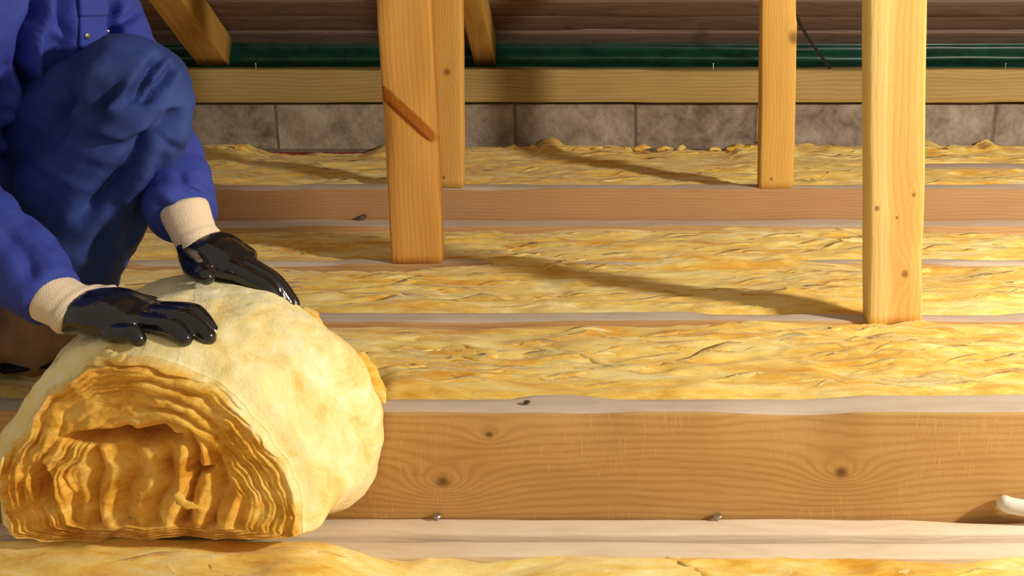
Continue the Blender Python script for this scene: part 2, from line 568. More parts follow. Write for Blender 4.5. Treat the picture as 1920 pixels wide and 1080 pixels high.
# ------------------------------------------------------------------ posts
def post(pb, pt, w, d, ztop, mat, label, seed, chip=0.3):
    """pb/pt: world points of the front-face centre at the base and at a higher level"""
    pb, pt = Vector(pb), Vector(pt)
    ax = (pt - pb).normalized()
    L = (ztop - pb.z) / ax.z
    o = obj('roof_post', beam_mesh('roof_post', L, w, d, 0.02, 0.006, 0.0016, seed, chip), mat)
    yv = Vector((-1, 0, 0)); yv = (yv - ax * yv.dot(ax)).normalized()      # local y -> world -x
    zv = ax.cross(yv)                                                       # local z
    m = Matrix(((ax.x, yv.x, zv.x), (ax.y, yv.y, zv.y), (ax.z, yv.z, zv.z))).to_4x4()
    m.translation = pb + Vector((0, d / 2, 0))
    o.matrix_world = m
    return tag(o, label, 'post', 'roof posts')

def roofz(Y):
    return EZ + (EY - Y) * math.tan(SL) - 0.03
def ploc(u, v, Y, pb):       # local (x, y) on a post's front face
    p = P(u, v, Y)
    return p[2] - pb[2], -(p[0] - pb[0])

def mid(a, b):
    return [(p + q) / 2 for p, q in zip(a, b)]
# front right
pb = mid(P(1628, 609, 1.792), P(1730, 609, 1.792)); pb[2] = 0.001
pt = mid(P(1630, 0, 1.792), P(1740, 0, 1.792))
def lk(u, v, Y, pb, pt):     # follows a slight lean
    p = P(u, v, Y); t = (p[2] - pb[2]) / (pt[2] - pb[2])
    return p[2] - pb[2], -(p[0] - (pb[0] + (pt[0] - pb[0]) * t))
a1 = lk(1697, 515, 1.792, pb, pt); a2 = lk(1713, 367, 1.792, pb, pt); a3 = lk(1645, 388, 1.792, pb, pt); a4 = lk(1682, 408, 1.792, pb, pt)
M['post_fr'] = wood('post_pine_two_tone', srgb(238, 188, 108), srgb(206, 140, 62),
                    knots=[(a1[0], a1[1], 'y', 0.0075, 0.028), (a2[0], a2[1], 'y', 0.004, 0.012), (a3[0], a3[1], 'y', 0.0045, 0.006), (a4[0], a4[1], 'y', 0.003, 0.006)],
                    pith=(-0.14, 0.02), period=0.011, seed=21, contrast=0.5, sap=('y', 0.006, 0.01, srgb(240, 214, 138)), stain=0.2)
post(pb, pt, 0.100, 0.055, roofz(1.8), M['post_fr'], 'tall two-tone pine post with a dark knot, front right', 51)
# front left
pb = mid(P(735, 495, 2.243), P(827, 495, 2.243)); pb[2] = 0.001
pt = mid(P(700, 0, 2.243), P(808, 0, 2.243))
s1 = lk(757, 210, 2.243, pb, pt)
M['post_fl'] = wood('post_pine_warm', srgb(228, 170, 86), srgb(196, 128, 44), pith=(-0.2, 0.05), period=0.012, seed=23, contrast=0.45,
                    spikes=[(s1[0], s1[1], 'y', math.radians(46.0), 0.098, 0.0165, srgb(178, 102, 26)), (s1[0] - 0.02, s1[1] - 0.008, 'y', math.radians(46), 0.07, 0.0045, srgb(138, 70, 14))], stain=0.25)
post(pb, pt, 0.117, 0.046, roofz(2.25), M['post_fl'], 'wide warm pine post with a dark diagonal streak, front left', 52)
# rear left
pb = mid(P(824, 350, 2.75), P(868, 350, 2.75)); pb[2] = 0.085
pb[0] -= 0.012
pt = mid(P(800, 0, 2.75), P(866, 0, 2.75))
r1 = lk(838, 135, 2.75, pb, pt); r2 = lk(832, 333, 2.75, pb, pt)
M['post_rl'] = wood('post_pine_golden', srgb(214, 164, 84), srgb(178, 120, 44),
                    knots=[(r1[0], r1[1], 'y', 0.010, 0.03), (r2[0], r2[1], 'y', 0.005, 0.004)], pith=(0.15, 0.05), seed=27, contrast=0.5)
post(pb, pt, 0.090, 0.050, roofz(2.77), M['post_rl'], 'narrow golden pine post right behind the streaked front left post', 53)
# rear right
pb = mid(P(1427, 356, 2.738), P(1487, 356, 2.738)); pb[2] = 0.085
pt = mid(P(1427, 0, 2.738), P(1497, 0, 2.738))
q1 = lk(1488, 72, 2.738, pb, pt); q2 = lk(1446, 335, 2.738, pb, pt)
M['post_rr'] = wood('post_pine_rear', srgb(216, 168, 84), srgb(176, 122, 48),
                    knots=[(q1[0], q1[1], 'y', 0.016, 0.03), (q2[0], q2[1], 'y', 0.005, 0.004)], pith=(0.18, 0.05), seed=29, contrast=0.5)
post(pb, pt, 0.094, 0.050, roofz(2.76), M['post_rr'], 'golden pine post on the raised beam, behind and left of the two-tone post', 54)

# ------------------------------------------------------------------ insulation
rng = random.Random(5)
def batt(name, x0, x1, y0, y1, hfun, label, dx=0.008, dy=0.006, tufts=160, seed=0, zbot=FLOOR + 0.002, tsize=1.0, mat='wool', tx=None):
    nx = int((x1 - x0) / dx) + 1
    ny = int((y1 - y0) / dy) + 1
    xs = np.linspace(x0, x1, nx); ys = np.linspace(y0, y1, ny)
    X, Y = np.meshgrid(xs, ys, indexing='ij')
    def relief(X, Y):
        wx = fbm(X * 3, Y * 6, 0, 3, seed + 1) * 0.12
        wy = fbm(X * 3, Y * 6, 7, 3, seed + 2) * 0.06
        a = fbm((X + wx) * 4, (Y + wy) * 13, 0, 3, seed + 3) * 0.013
        b = (1 - np.abs(fbm((X + wx) * 6, (Y + wy) * 30, 3, 3, seed + 4)) * 2.4) * 0.0052
        s = fbm((X + wx * 2) * 30, (Y + wy * 2) * 85, 5, 2, seed + 6) * 0.0014
        return a + b + s
    Z = hfun(X, Y) + relief(X, Y)
    # tucked edges
    e = np.minimum(X * 0 + 1, np.minimum(Y - y0, y1 - Y) / 0.018)
    Z = Z - 0.012 * (1 - np.clip(e, 0, 1)) ** 2
    top = np.stack([X, Y, Z], -1).reshape(-1, 3)
    faces = grid_faces(nx, ny)
    # skirt + bottom
    ring = [i * ny for i in range(nx)] + [(nx - 1) * ny + j for j in range(1, ny)] + [i * ny + ny - 1 for i in range(nx - 2, -1, -1)] + [j for j in range(ny - 2, 0, -1)]
    n0 = len(top)
    low = top[ring].copy(); low[:, 2] = zbot
    nr = len(ring)
    for i in range(nr):
        j = (i + 1) % nr
        faces.append((ring[i], n0 + i, n0 + j, ring[j]))
    faces.append(tuple(n0 + i for i in range(nr))[::-1])
    root = tag(obj(name, mesh_np(name, np.vstack([top, low]), faces), M[mat]), label, 'insulation', 'yellow wool batts between the joists')
    # loose flakes lying on the surface
    TV, TF = [], []
    for q in range(int(tufts * 0.55)):
        L = rng.uniform(0.04, 0.17) * tsize; W = L * rng.uniform(0.08, 0.20)
        px = rng.uniform(*(tx or (x0 + .05, x1 - .05))); py = rng.uniform(y0 + 0.045, y1 - 0.045)
        ang = rng.gauss(0, 0.22)
        lift = rng.uniform(0.0006, 0.003) * tsize; curl = rng.uniform(-0.2, 0.5)
        pts = []
        for i in range(7):
            s = i / 6 - 0.5
            wd = W * (1 - (2 * abs(s)) ** 2.2) * (0.8 + 0.3 * math.sin(7 * s + q)) + 0.0012
            for j in (-1, 0, 1):
                lx = s * L; ly = j * wd / 2 + 0.12 * L * math.sin(s * 3 + q)
                pts.append((lx * math.cos(ang) - ly * math.sin(ang), lx * math.sin(ang) + ly * math.cos(ang), lift * (1 + (0.7 if j == 1 else (-0.9 if j == -1 else 0.25))) * (1 - 1.4 * abs(s)) - 0.001 + curl * lift * s))
        A = np.array(pts)
        ax_, ay_ = px + A[:, 0], py + A[:, 1]
        az = hfun(ax_, ay_) + relief(ax_, ay_) + A[:, 2]
        b0 = len(TV)
        TV.extend(zip(ax_, ay_, az))
        TV.extend(zip(ax_, ay_, az - 0.004))
        for i in range(6):
            for j in range(2):
                a = b0 + i * 3 + j
                TF.append((a, a + 3, a + 4, a + 1))
                TF.append((a + 21 + 1, a + 25, a + 24, a + 21))
            a = b0 + i * 3
            TF.append((a, a + 21, a + 24, a + 3))
            TF.append((a + 5, a + 26, a + 23, a + 2))
    t = obj('loose_flakes', mesh_np('loose_flakes', np.array(TV), TF), M['tuft'], root)
    tag(t, kind='stuff')
    return root

def h_A(X, Y):
    return -0.010 + 0.010 * np.sin((Y - 1.45) / 0.36 * math.pi) + 0.006 * fbm(X * 1.7, Y * 2, 0, 2, 71) - 0.03 * smooth(-0.95, -0.85, X) * (1 - smooth(-0.42, -0.34, X)) * (1 - smooth(1.52, 1.60, Y))
batt('insulation_batt', XL, XR, J1B + 0.001, 1.809, h_A, 'yellow wool batt right behind the deep front joist', tufts=420, seed=100, tx=(-0.75, 1.0))
def h_B(X, Y):
    over = smooth(-0.42, -0.25, X) * (1 - smooth(0.66, 0.76, X)) * smooth(2.2, 2.26, Y)
    drop = smooth(2.215, 2.238, Y) * (1 - smooth(-0.42, -0.25, X) * (1 - smooth(0.66, 0.76, X)))
    return -0.010 + 0.010 * np.sin(np.clip((Y - 1.87) / 0.36, 0, 1) * math.pi) + 0.014 * over - 0.03 * drop + 0.005 * fbm(X * 1.7, Y * 2, 0, 2, 72)
batt('insulation_batt', XL, XR, 1.872, 2.286, h_B, 'yellow wool batt crossed by the shadow of the two-tone post', tufts=330, seed=200, tx=(-1.1, 1.1))
def h_C(X, Y):
    return -0.012 + 0.010 * np.sin((Y - 2.29) / 0.35 * math.pi) + 0.006 * fbm(X * 1.7, Y * 2, 0, 2, 73)
batt('insulation_batt', XL, XR, 2.289, 2.637, h_C, 'yellow wool batt behind the front left post, before the low grey joist', tufts=300, seed=300, tx=(-1.6, 1.3))
def h_D(X, Y):
    return 0.068 - 0.030 * smooth(0.92, 1.0, X) * smooth(3.12, 3.2, Y) + 0.008 * fbm(X * 2.2, Y * 3, 0, 2, 74)
batt('insulation_batt', XL, XR, 2.819, 3.329, h_D, 'yellow wool batt behind the raised beam with the rear posts', tufts=260, seed=400, tx=(-1.9, 1.5))
def h_E(X, Y):
    edge = smooth(3.42, 3.56, Y)
    dip = smooth(-1.32, -1.2, X) * (1 - smooth(-0.9, -0.8, X)) + 0.6 * smooth(0.0, 0.1, X) * (1 - smooth(0.38, 0.45, X))
    return 0.062 + edge * (0.016 + 0.040 * np.clip(fbm(X * 9, 2.0, 0, 3, 75) + 0.05, 0, 1)) * (1 - dip) - 0.010 * dip
batt('insulation_batt', XL, XR, 3.331, WY - 0.003, h_E, 'ragged yellow wool batt tucked against the grey block wall', tufts=330, seed=500, tx=(-2.0, 1.7))
def h_F(X, Y):
    m = 1 - smooth(-0.42, -0.24, X)
    lo = -0.176 + 0.010 * fbm(X * 3, Y * 3, 0, 2, 76) - 0.02 * (1 - smooth(0.5, 1.15, Y))
    hi = -0.119 - 0.040 * smooth(1.20, 1.27, Y)
    return lo * (1 - m) + hi * m
batt('insulation_batt', XL, XR, 0.55, 1.276, h_F, 'yellow wool batt in the foreground under the roll', tufts=420, seed=600, tsize=0.8, tx=(-1.0, 0.7))

# ------------------------------------------------------------------ insulation roll
RY0, RY1 = 1.195, 1.52
def roll_par(t):
    t = np.asarray(t, float)
    e = smooth(0, 0.5, t)
    cx = -0.602 + 0.026 * e - 0.056 * smooth(0.45, 1, t)
    a = 0.207 + 0.034 * smooth(-0.1, 0.55, t) + 0.004 * smooth(0.6, 1.0, t)
    zt = 0.164 + 0.024 * smooth(-0.1, 0.5, t) - 0.012 * smooth(0.5, 1.0, t)
    zc = -0.090 + 0.085 * smooth(0.0, 0.45, t) - 0.09 * smooth(0.5, 1.0, t)
    zb_ = -0.116 - 0.05 * smooth(0.1, 0.5, t)
    return cx, a, zt, zc, zb_

def roll_pt(t, ph, k=1.0):
    cx, a, zt, zc, zb_ = roll_par(t)
    c, s = np.cos(ph), np.sin(ph)
    x = cx + a * k * np.sign(c) * np.abs(c) ** np.where(s > 0, 1.0, 0.6)
    z = np.where(s > 0, zc + (zt - zc) * np.abs(s) * k, zc - (zc - zb_) * np.abs(s) ** 0.8 * k)
    y = RY0 + t * (RY1 - RY0) + 0 * x
    return x, y, z

def clampz(x, y, z):
    # rests on the foreground wool, bends over the front joist
    sup = np.where(y > J1Y - 0.006, 0.004, -0.165)
    return np.maximum(z, sup)

roll = empty('insulation_roll', (-0.61, 1.35, -0.10))
tag(roll, 'thick roll of yellow glass wool insulation under the worker\'s gloved hands', 'insulation roll')
NT_, NP_ = 110, 420
ts = np.concatenate([np.linspace(0, 0.1, 22)[:-1], np.linspace(0.1, 1.0, NT_ - 21)])
phs = np.linspace(0, 2 * math.pi, NP_, endpoint=False)
T, PH = np.meshgrid(ts, phs, indexing='ij')
X, Y, Z = roll_pt(T, PH)
cx, a_, zt, zc, zb_ = roll_par(T)
nxn, nzn = np.cos(PH), np.sin(PH)
fl = fbm(X * 9, Y * 9, Z * 9, 3, 810) * 0.010 + fbm(X * 26, Y * 30, Z * 26, 3, 811) * 0.0045 + (1 - np.abs(fbm(X * 14, Y * 20, Z * 14, 2, 812)) * 2) * 0.003
# rounded shoulders at both ends
sh = -0.016 * (1 - smooth(0, 0.09, T)) ** 2 - 0.03 * smooth(0.86, 1.0, T) ** 2
# dents under the pressing hands
X = X + nxn * (fl + sh)
Z = Z + nzn * (fl + sh)
Z = clampz(X, Y, Z)
Y = Y + 0.010 * fbm(X * 7, Z * 7, 0, 2, 815) * (1 - T) + 0.02 * fbm(X * 8, Z * 8, 3, 3, 816) * smooth(0.6, 1, T)
V = np.stack([X, Y, Z], -1)            # (nt, np, 3)
faces = []
nt = len(ts)
for i in range(nt - 1):
    for j in range(NP_):
        k = (j + 1) % NP_
        faces.append((i * NP_ + j, i * NP_ + k, (i + 1) * NP_ + k, (i + 1) * NP_ + j))
# far end cap (fan)
n0 = nt * NP_
far_c = V[-1].mean(0); far_c[1] -= 0.01
verts = np.vstack([V.reshape(-1, 3), far_c[None]])
for j in range(NP_):
    faces.append(((nt - 1) * NP_ + j, (nt - 1) * NP_ + (j + 1) % NP_, n0))
o = obj('outer_blanket', mesh_np('outer_blanket', verts, faces), M['wool_outer_lit'])
keep(o, roll)
o['label'] = 'outer layer of the roll, lit tone painted in'

# near cut end: coiled layers and a folded core
rim = V[0]
NR = 200
rho = np.linspace(1, 0.0, NR)
C0 = np.array([-0.600, 0.0, -0.055])
RX = C0[0] + (rim[None, :, 0] - C0[0]) * rho[:, None]
RZ = C0[2] + (rim[None, :, 2] - C0[2]) * rho[:, None]
RHO = np.repeat(rho[:, None], NP_, 1)
ang = np.repeat(phs[None, :], NR, 0)
warp = fbm(RX * 7, RZ * 7, 0, 3, 830) * 0.085 + fbm(RX * 24, RZ * 24, 0, 2, 831) * 0.028 + 0.012 * fbm(RX * 60, RZ * 60, 0, 2, 829)
q = RHO + warp
spiral = q * 11.0 + ang / (2 * math.pi)
lay = 1 - np.abs(((spiral) % 1.0) * 2 - 1) ** 2.2            # bulging layers with sharp seams
fine = 1 - np.abs(((spiral * 2.7 + fbm(RX * 12, RZ * 12, 0, 2, 833)) % 1.0) * 2 - 1)
amp = 0.35 + 0.65 * smooth(-0.25, 0.35, fbm(RX * 11, RZ * 11, 4, 2, 841))
amp2 = smooth(-0.3, 0.3, fbm(RX * 13, RZ * 13, 9, 2, 842))
outer = 0.0085 * lay * amp + 0.0040 * fine * amp2 + 0.007 * fbm(RX * 22, RZ * 22, 0, 4, 832)
fxw = RX + 0.030 * fbm(RX * 9, RZ * 9, 0, 3, 834) + 0.25 * (RZ + 0.06) * (RX + 0.6)
fold = 1 - np.abs(((fxw * 27.0) % 1.0) * 2 - 1) ** 1.6
core = 0.034 * fold * (0.55 + 0.45 * fbm(fxw * 21, RZ * 4, 0, 2, 835)) - 0.022 + 0.006 * fbm(RX * 40, RZ * 40, 0, 2, 836)
wc = 1 - smooth(0.50, 0.60, RHO + 0.5 * warp - 0.06 * smooth(-0.05, 0.06, RX + 0.6))
disp = outer * (1 - wc) + core * wc
# hollow gap under the coiled layers at the top of the core
def gauss(cu, cv, su, sv):
    c = P(cu, cv, RY0)
    return np.exp(-(((RX - c[0]) / su) ** 2 + ((RZ - c[2]) / sv) ** 2) ** 2)
hole = np.clip(gauss(190, 815, 0.035, 0.009) + gauss(280, 818, 0.040, 0.010) + 0.6 * gauss(380, 878, 0.012, 0.006) + 0.6 * gauss(90, 900, 0.012, 0.03), 0, 1)
disp = disp - 0.055 * hole
lip = smooth(1.0, 0.955, RHO)
disp = disp * lip - 0.012 * (1 - lip) * 0
YC = rim[None, :, 1] * RHO + (RY0 + 0.0) * (1 - RHO) - disp - 0.008 * lip + 0.006 * fbm(RX * 14, RZ * 14, 0, 3, 838)* lip
Vc = np.stack([RX, YC, RZ], -1).reshape(-1, 3)
faces = []
for i in range(NR - 1):
    for j in range(NP_):
        k = (j + 1) % NP_
        faces.append((i * NP_ + j, (i + 1) * NP_ + j, (i + 1) * NP_ + k, i * NP_ + k))
me = mesh_np('coiled_end', Vc, faces)
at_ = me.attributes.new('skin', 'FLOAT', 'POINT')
rim_lit = smooth(0.935, 1.0, RHO + 0.06 * fbm(RX * 16, RZ * 16, 0, 3, 845))  # lit tone painted over the outer edge of the cut end
at_.data.foreach_set('value', rim_lit.ravel().astype(np.float32))
o = obj('coiled_end', me, M['wool_cut_shaded'])
keep(o, roll)
o['label'] = 'cut end with coiled layers, shade painted into its yellow'

def roll_z(x, y):
    t = (y - RY0) / (RY1 - RY0)
    cx, a, zt, zc, zb_ = roll_par(t)
    d = np.clip(1 - ((x - cx) / a) ** 2, 0, 1)
    return zc + (zt - zc) * np.sqrt(d)

# ragged wisps at the rim of the roll
def wisp(name, pts, w, parent, mat, seed):
    pts = np.array(pts, float)
    n = 14
    tt = np.linspace(0, 1, n)
    seg = np.linspace(0, 1, len(pts))
    C = np.stack([np.interp(tt, seg, pts[:, i]) for i in range(3)], -1)
    V, Fc = [], []
    for i in range(n):
        ww = w * (math.sin(math.pi * min(1, 0.12 + tt[i] * 0.9)) ** 0.7) + 0.001
        d = C[min(i + 1, n - 1)] - C[max(i - 1, 0)]
        d /= np.linalg.norm(d)
        s = np.cross(d, [0.3, -0.8, 0.5]); s /= np.linalg.norm(s)
        nn = np.cross(s, d)
        for j in range(8):
            a = j / 8 * 2 * math.pi
            rr = 1 + 0.35 * float(vnoise(i * 0.7, j * 1.1, seed))
            V.append(C[i] + s * math.cos(a) * ww * rr + nn * math.sin(a) * ww * 0.4 * rr)
    for i in range(n - 1):
        for j in range(8):
            k = (j + 1) % 8
            Fc.append((i * 8 + j, i * 8 + k, (i + 1) * 8 + k, (i + 1) * 8 + j))
    Fc.append(tuple(range(7, -1, -1))); Fc.append(tuple((n - 1) * 8 + j for j in range(8)))
    o = obj(name, mesh_np(name, V, Fc), mat)
    keep(o, parent)
    return o
wisp('loose_wisp', [P(672, 662, 1.40), P(696, 698, 1.39), P(712, 735, 1.38), P(722, 757, 1.375)], 0.010, roll, M['tuft'], 1)
wisp('loose_wisp', [P(566, 578, 1.48), P(588, 592, 1.475), P(606, 612, 1.465)], 0.006, roll, M['tuft'], 2)
wisp('loose_wisp', [P(196, 655, 1.20), P(206, 668, 1.185), P(222, 672, 1.18), P(236, 665, 1.18)], 0.006, roll, M['tuft'], 3)
wisp('loose_wisp', [P(330, 925, 1.17), P(345, 945, 1.165), P(372, 950, 1.165)], 0.005, roll, M['tuft'], 4)
wisp('loose_wisp', [P(575, 830, 1.28), P(590, 900, 1.26), P(598, 960, 1.25)], 0.010, roll, M['wool_outer_lit'], 5)

# ------------------------------------------------------------------ the worker
def tube(V, Fc, pts, ra, rb=None, side=None, n=20, caps=2):
    """closed tapered tube through pts with elliptical sections"""
    pts = [np.array(p, float) for p in pts]
    rb = rb or ra
    # resample smoothly
    m = len(pts)
    if m > 2:
        fine, fa, fb = [], [], []
        for i in range(m - 1):
            p0 = pts[max(i - 1, 0)]; p1 = pts[i]; p2 = pts[i + 1]; p3 = pts[min(i + 2, m - 1)]
            for q in range(6):
                t = q / 6
                fine.append(0.5 * ((2 * p1) + (-p0 + p2) * t + (2 * p0 - 5 * p1 + 4 * p2 - p3) * t * t + (-p0 + 3 * p1 - 3 * p2 + p3) * t ** 3))
                k = t * t * (3 - 2 * t)
                fa.append(ra[i] + (ra[i + 1] - ra[i]) * k); fb.append(rb[i] + (rb[i + 1] - rb[i]) * k)
        fine.append(pts[-1]); fa.append(ra[-1]); fb.append(rb[-1])
        pts, ra, rb = fine, fa, fb
    m = len(pts)
    rings = []
    prev = np.array(side if side is not None else (0, 1, 0.01), float)
    for i in range(m):
        d = pts[min(i + 1, m - 1)] - pts[max(i - 1, 0)]
        d = d / (np.linalg.norm(d) + 1e-9)
        s = (np.array(side, float) if side is not None else prev)
        s = s - d * s.dot(d); s /= (np.linalg.norm(s) + 1e-9)
        prev = s
        w = np.cross(d, s)
        rings.append((pts[i], d, s, w, ra[i], rb[i]))
    out = []
    if caps:      # rounded start
        p, d, s, w, a, b = rings[0]
        for q in (0.05, 0.5, 0.85):
            c = math.sqrt(1 - (1 - q) ** 2); h = (1 - q) * min(a, b)
            out.append((p - d * h * (1 if caps == 2 else 0.25), s, w, a * c, b * c))
    for (p, d, s, w, a, b) in rings:
        out.append((p, s, w, a, b))
    if caps:
        p, d, s, w, a, b = rings[-1]
        for q in (0.85, 0.5, 0.05):
            c = math.sqrt(1 - (1 - q) ** 2); h = (1 - q) * min(a, b)
            out.append((p + d * h * (1 if caps == 2 else 0.25), s, w, a * c, b * c))
    b0 = len(V)
    for (p, s, w, a, b) in out:
        for j in range(n):
            t = j / n * 2 * math.pi
            V.append(p + s * a * math.cos(t) + w * b * math.sin(t))
    for i in range(len(out) - 1):
        for j in range(n):
            k = (j + 1) % n
            Fc.append((b0 + i * n + j, b0 + i * n + k, b0 + (i + 1) * n + k, b0 + (i + 1) * n + j))
    Fc.append(tuple(b0 + j for j in range(n - 1, -1, -1)))
    Fc.append(tuple(b0 + (len(out) - 1) * n + j for j in range(n)))

def fuse(name, V, Fc, voxel, smooth_it=6):
    """one continuous skin around overlapping tubes"""
    me = mesh_np(name + '_raw', V, Fc)
    o = bpy.data.objects.new(name + '_raw', me); COL.objects.link(o)
    r = o.modifiers.new('r', 'REMESH'); r.mode = 'VOXEL'; r.voxel_size = voxel; r.adaptivity = 0
    s = o.modifiers.new('s', 'SMOOTH'); s.iterations = smooth_it; s.factor = 0.5
    dg = bpy.context.evaluated_depsgraph_get(); dg.update()
    out = bpy.data.meshes.new_from_object(o.evaluated_get(dg))
    bpy.data.objects.remove(o, do_unlink=True)
    bpy.data.meshes.remove(me)
    out.name = name
    return out

def get_vn(me):
    n = len(me.vertices)
    v = np.empty(n * 3); me.vertices.foreach_get('co', v)
    nn = np.empty(n * 3); me.vertex_normals.foreach_get('vector', nn)
    return v.reshape(-1, 3), nn.reshape(-1, 3)
def set_v(me, v):
    me.vertices.foreach_set('co', v.ravel()); me.update()

def sculpt(me, strokes, noise=None, soft=4):
    """strokes: (photo polyline, width px, depth m) pressed into the side turned to the viewer"""
    v, n = get_vn(me)
    u, w = pix(v)
    view = v - np.array([0, 0, CAMH]); view /= np.linalg.norm(view, axis=1)[:, None]
    facing = np.clip(-(n * view).sum(1) * 1.6, 0, 1)
    d = np.zeros(len(v))
    for (pl, wd, dep) in strokes:
        best = np.full(len(v), 1e9); bt = np.zeros(len(v))
        L = len(pl) - 1
        for i in range(L):
            ax, ay = pl[i]; bx, by = pl[i + 1]
            ex, ey = bx - ax, by - ay
            t = np.clip(((u - ax) * ex + (w - ay) * ey) / (ex * ex + ey * ey + 1e-9), 0, 1)
            dd = np.hypot(u - ax - t * ex, w - ay - t * ey)
            m = dd < best
            best[m] = dd[m]; bt[m] = ((i + t) / L)[m]
        taper = np.clip(np.sin(math.pi * np.clip(bt * 0.86 + 0.07, 0, 1)) * 1.6, 0, 1)
        d += 1.7 * dep * np.exp(-(best / wd) ** 2) * taper * facing
    v = v + n * d[:, None]
    if noise is not None:
        v = v + n * noise(v)[:, None]
    set_v(me, v)
    bm = bmesh.new(); bm.from_mesh(me)
    for _ in range(soft):
        bmesh.ops.smooth_vert(bm, verts=bm.verts, factor=0.5, use_axis_x=True, use_axis_y=True, use_axis_z=True)
    bm.to_mesh(me); bm.free()

def cloth(name, c1, c2, rough=0.75):
    k = NT(name)
    n = k.noise(k.coords((6, 6, 6)), 1.0, 4, 0.6)
    k.l(k.mix(k.sstep(n, 0.3, 0.7), c1, c2), k.b.inputs['Base Color'])
    k.b.inputs['Roughness'].default_value = rough
    k.b.inputs['Specular IOR Level'].default_value = 0.3
    wv = k.noise(k.coords((900, 900, 900)), 1.0, 2, 0.5)
    w2 = k.noise(k.coords((22, 22, 22)), 1.0, 3, 0.55, 0.6)
    k.bump(k.math('ADD', k.math('MULTIPLY', wv, 0.06), w2), 0.3, 0.008)
    return k.m
M['jacket'] = cloth('jacket_blue', srgb(56, 72, 164), srgb(46, 60, 144))
M['trouser'] = cloth('trouser_navy', srgb(48, 70, 138), srgb(30, 46, 102))
M['skin'] = plain('skin', srgb(205, 150, 120), 0.55, 0.4, var=0.1)
M['hair'] = plain('hair_brown', srgb(60, 42, 30), 0.6, 0.3, bump=0.5, bscale=150)
M['boot'] = plain('boot_leather', srgb(176, 140, 106), 0.7, 0.3, bump=0.25, bscale=60, var=0.35)
M['sole'] = plain('boot_sole', srgb(24, 22, 22), 0.7, 0.3)
M['knit'] = plain('glove_knit', srgb(238, 216, 188), 0.9, 0.15, bump=0.5, bscale=500, var=0.12)
def rubber():
    k = NT('glove_rubber')
    k.b.inputs['Base Color'].default_value = (*srgb(20, 22, 27), 1)
    k.b.inputs['Roughness'].default_value = 0.17
    k.b.inputs['Specular IOR Level'].default_value = 0.8
    k.bump(k.noise(k.coords((60, 60, 60)), 1.0, 3, 0.5), 0.25, 0.004)
    return k.m
M['rubber'] = rubber()

worker = empty('person', (-0.95, 1.55, 0.0))
tag(worker, 'crouching worker in blue jacket and navy trousers pressing on the wool roll', 'person')

A = np.array
LFT = A([0.60, 0.80, 0.0]); FWD = A([0.80, -0.60, 0.0])
hipL = A([-1.03, 1.71, 0.30]); hipR = A([-1.13, 1.57, 0.28])
kneeL = P(287, 172, 1.50); ankL = P(122, 575, 1.56)
kneeR = A([-1.04, 1.40, 0.085]); ankR = A([-1.36, 1.60, 0.07])
shL = A([-0.875, 1.725, 0.66]); shR = A([-1.03, 1.43, 0.645])
elL = P(296, 262, 1.64); wrL = P(356, 418, 1.475)
elR = P(-100, 378, 1.38); wrR = P(104, 563, 1.262)
neck = A([-0.905, 1.545, 0.75]); head = A([-0.84, 1.49, 0.905])
pel = A([-1.075, 1.65, 0.30]); belly = A([-1.01, 1.60, 0.43]); chest = A([-0.955, 1.58, 0.57])

# body: one continuous figure under the clothes
V, Fc = [], []
tube(V, Fc, [pel, belly, chest, chest + (neck - chest) * 0.7], [0.13, 0.12, 0.135, 0.09], [0.10, 0.09, 0.10, 0.07], LFT)
tube(V, Fc, [chest, neck, head + A([0, 0, -0.04])], [0.06, 0.052, 0.05])
tube(V, Fc, [head + A([0, 0, -0.055]) + FWD * 0.015, head + A([0, 0, 0.03])], [0.062, 0.076], [0.075, 0.092], LFT, caps=2)
tube(V, Fc, [head + FWD * 0.085 + A([0, 0, 0.0]), head + FWD * 0.104 + A([0, 0, -0.022])], [0.009, 0.013])
tube(V, Fc, [head + FWD * 0.083 + A([0, 0, -0.058]) - LFT * 0.02, head + FWD * 0.083 + A([0, 0, -0.058]) + LFT * 0.02], [0.009, 0.009])
for s in (-1, 1):
    tube(V, Fc, [head + LFT * s * 0.076 + A([0, 0, 0.018]), head + LFT * s * 0.082 + A([0, 0, -0.022])], [0.014, 0.010], [0.02, 0.014], FWD)
for (a, b, c_) in ((shL, elL, wrL), (shR, elR, wrR)):
    tube(V, Fc, [chest + (neck - chest) * 0.5, a, b, c_], [0.06, 0.045, 0.034, 0.024])
for (a, b, c_) in ((hipL, kneeL, ankL), (hipR, kneeR, ankR)):
    tube(V, Fc, [pel, a], [0.08, 0.06])
    tube(V, Fc, [a, b + (a - b) * 0.12], [0.055, 0.032])
    tube(V, Fc, [b + (a - b) * 0.12, c_], [0.030, 0.024])
o = obj('body', fuse('body', V, Fc, 0.008, 4), M['skin']); keep(o, worker)
body = o
M['eye'] = plain('eye_white', (0.85, 0.83, 0.80), 0.2, 0.5)
for s in (-1, 1):
    bm = bmesh.new(); bmesh.ops.create_uvsphere(bm, u_segments=16, v_segments=10, radius=0.012)
    e = obj('eye', bm, M['eye']); e.location = head + FWD * 0.083 + LFT * s * 0.03 + A([0, 0, 0.012]); keep(e, body)
V, Fc = [], []
tube(V, Fc, [head + A([0, 0, 0.02]) - FWD * 0.022, head + A([0, 0, 0.058]) - FWD * 0.012], [0.082, 0.078], [0.088, 0.094], LFT)
o = obj('hair', fuse('hair', V, Fc, 0.008, 3), M['hair']); keep(o, worker)

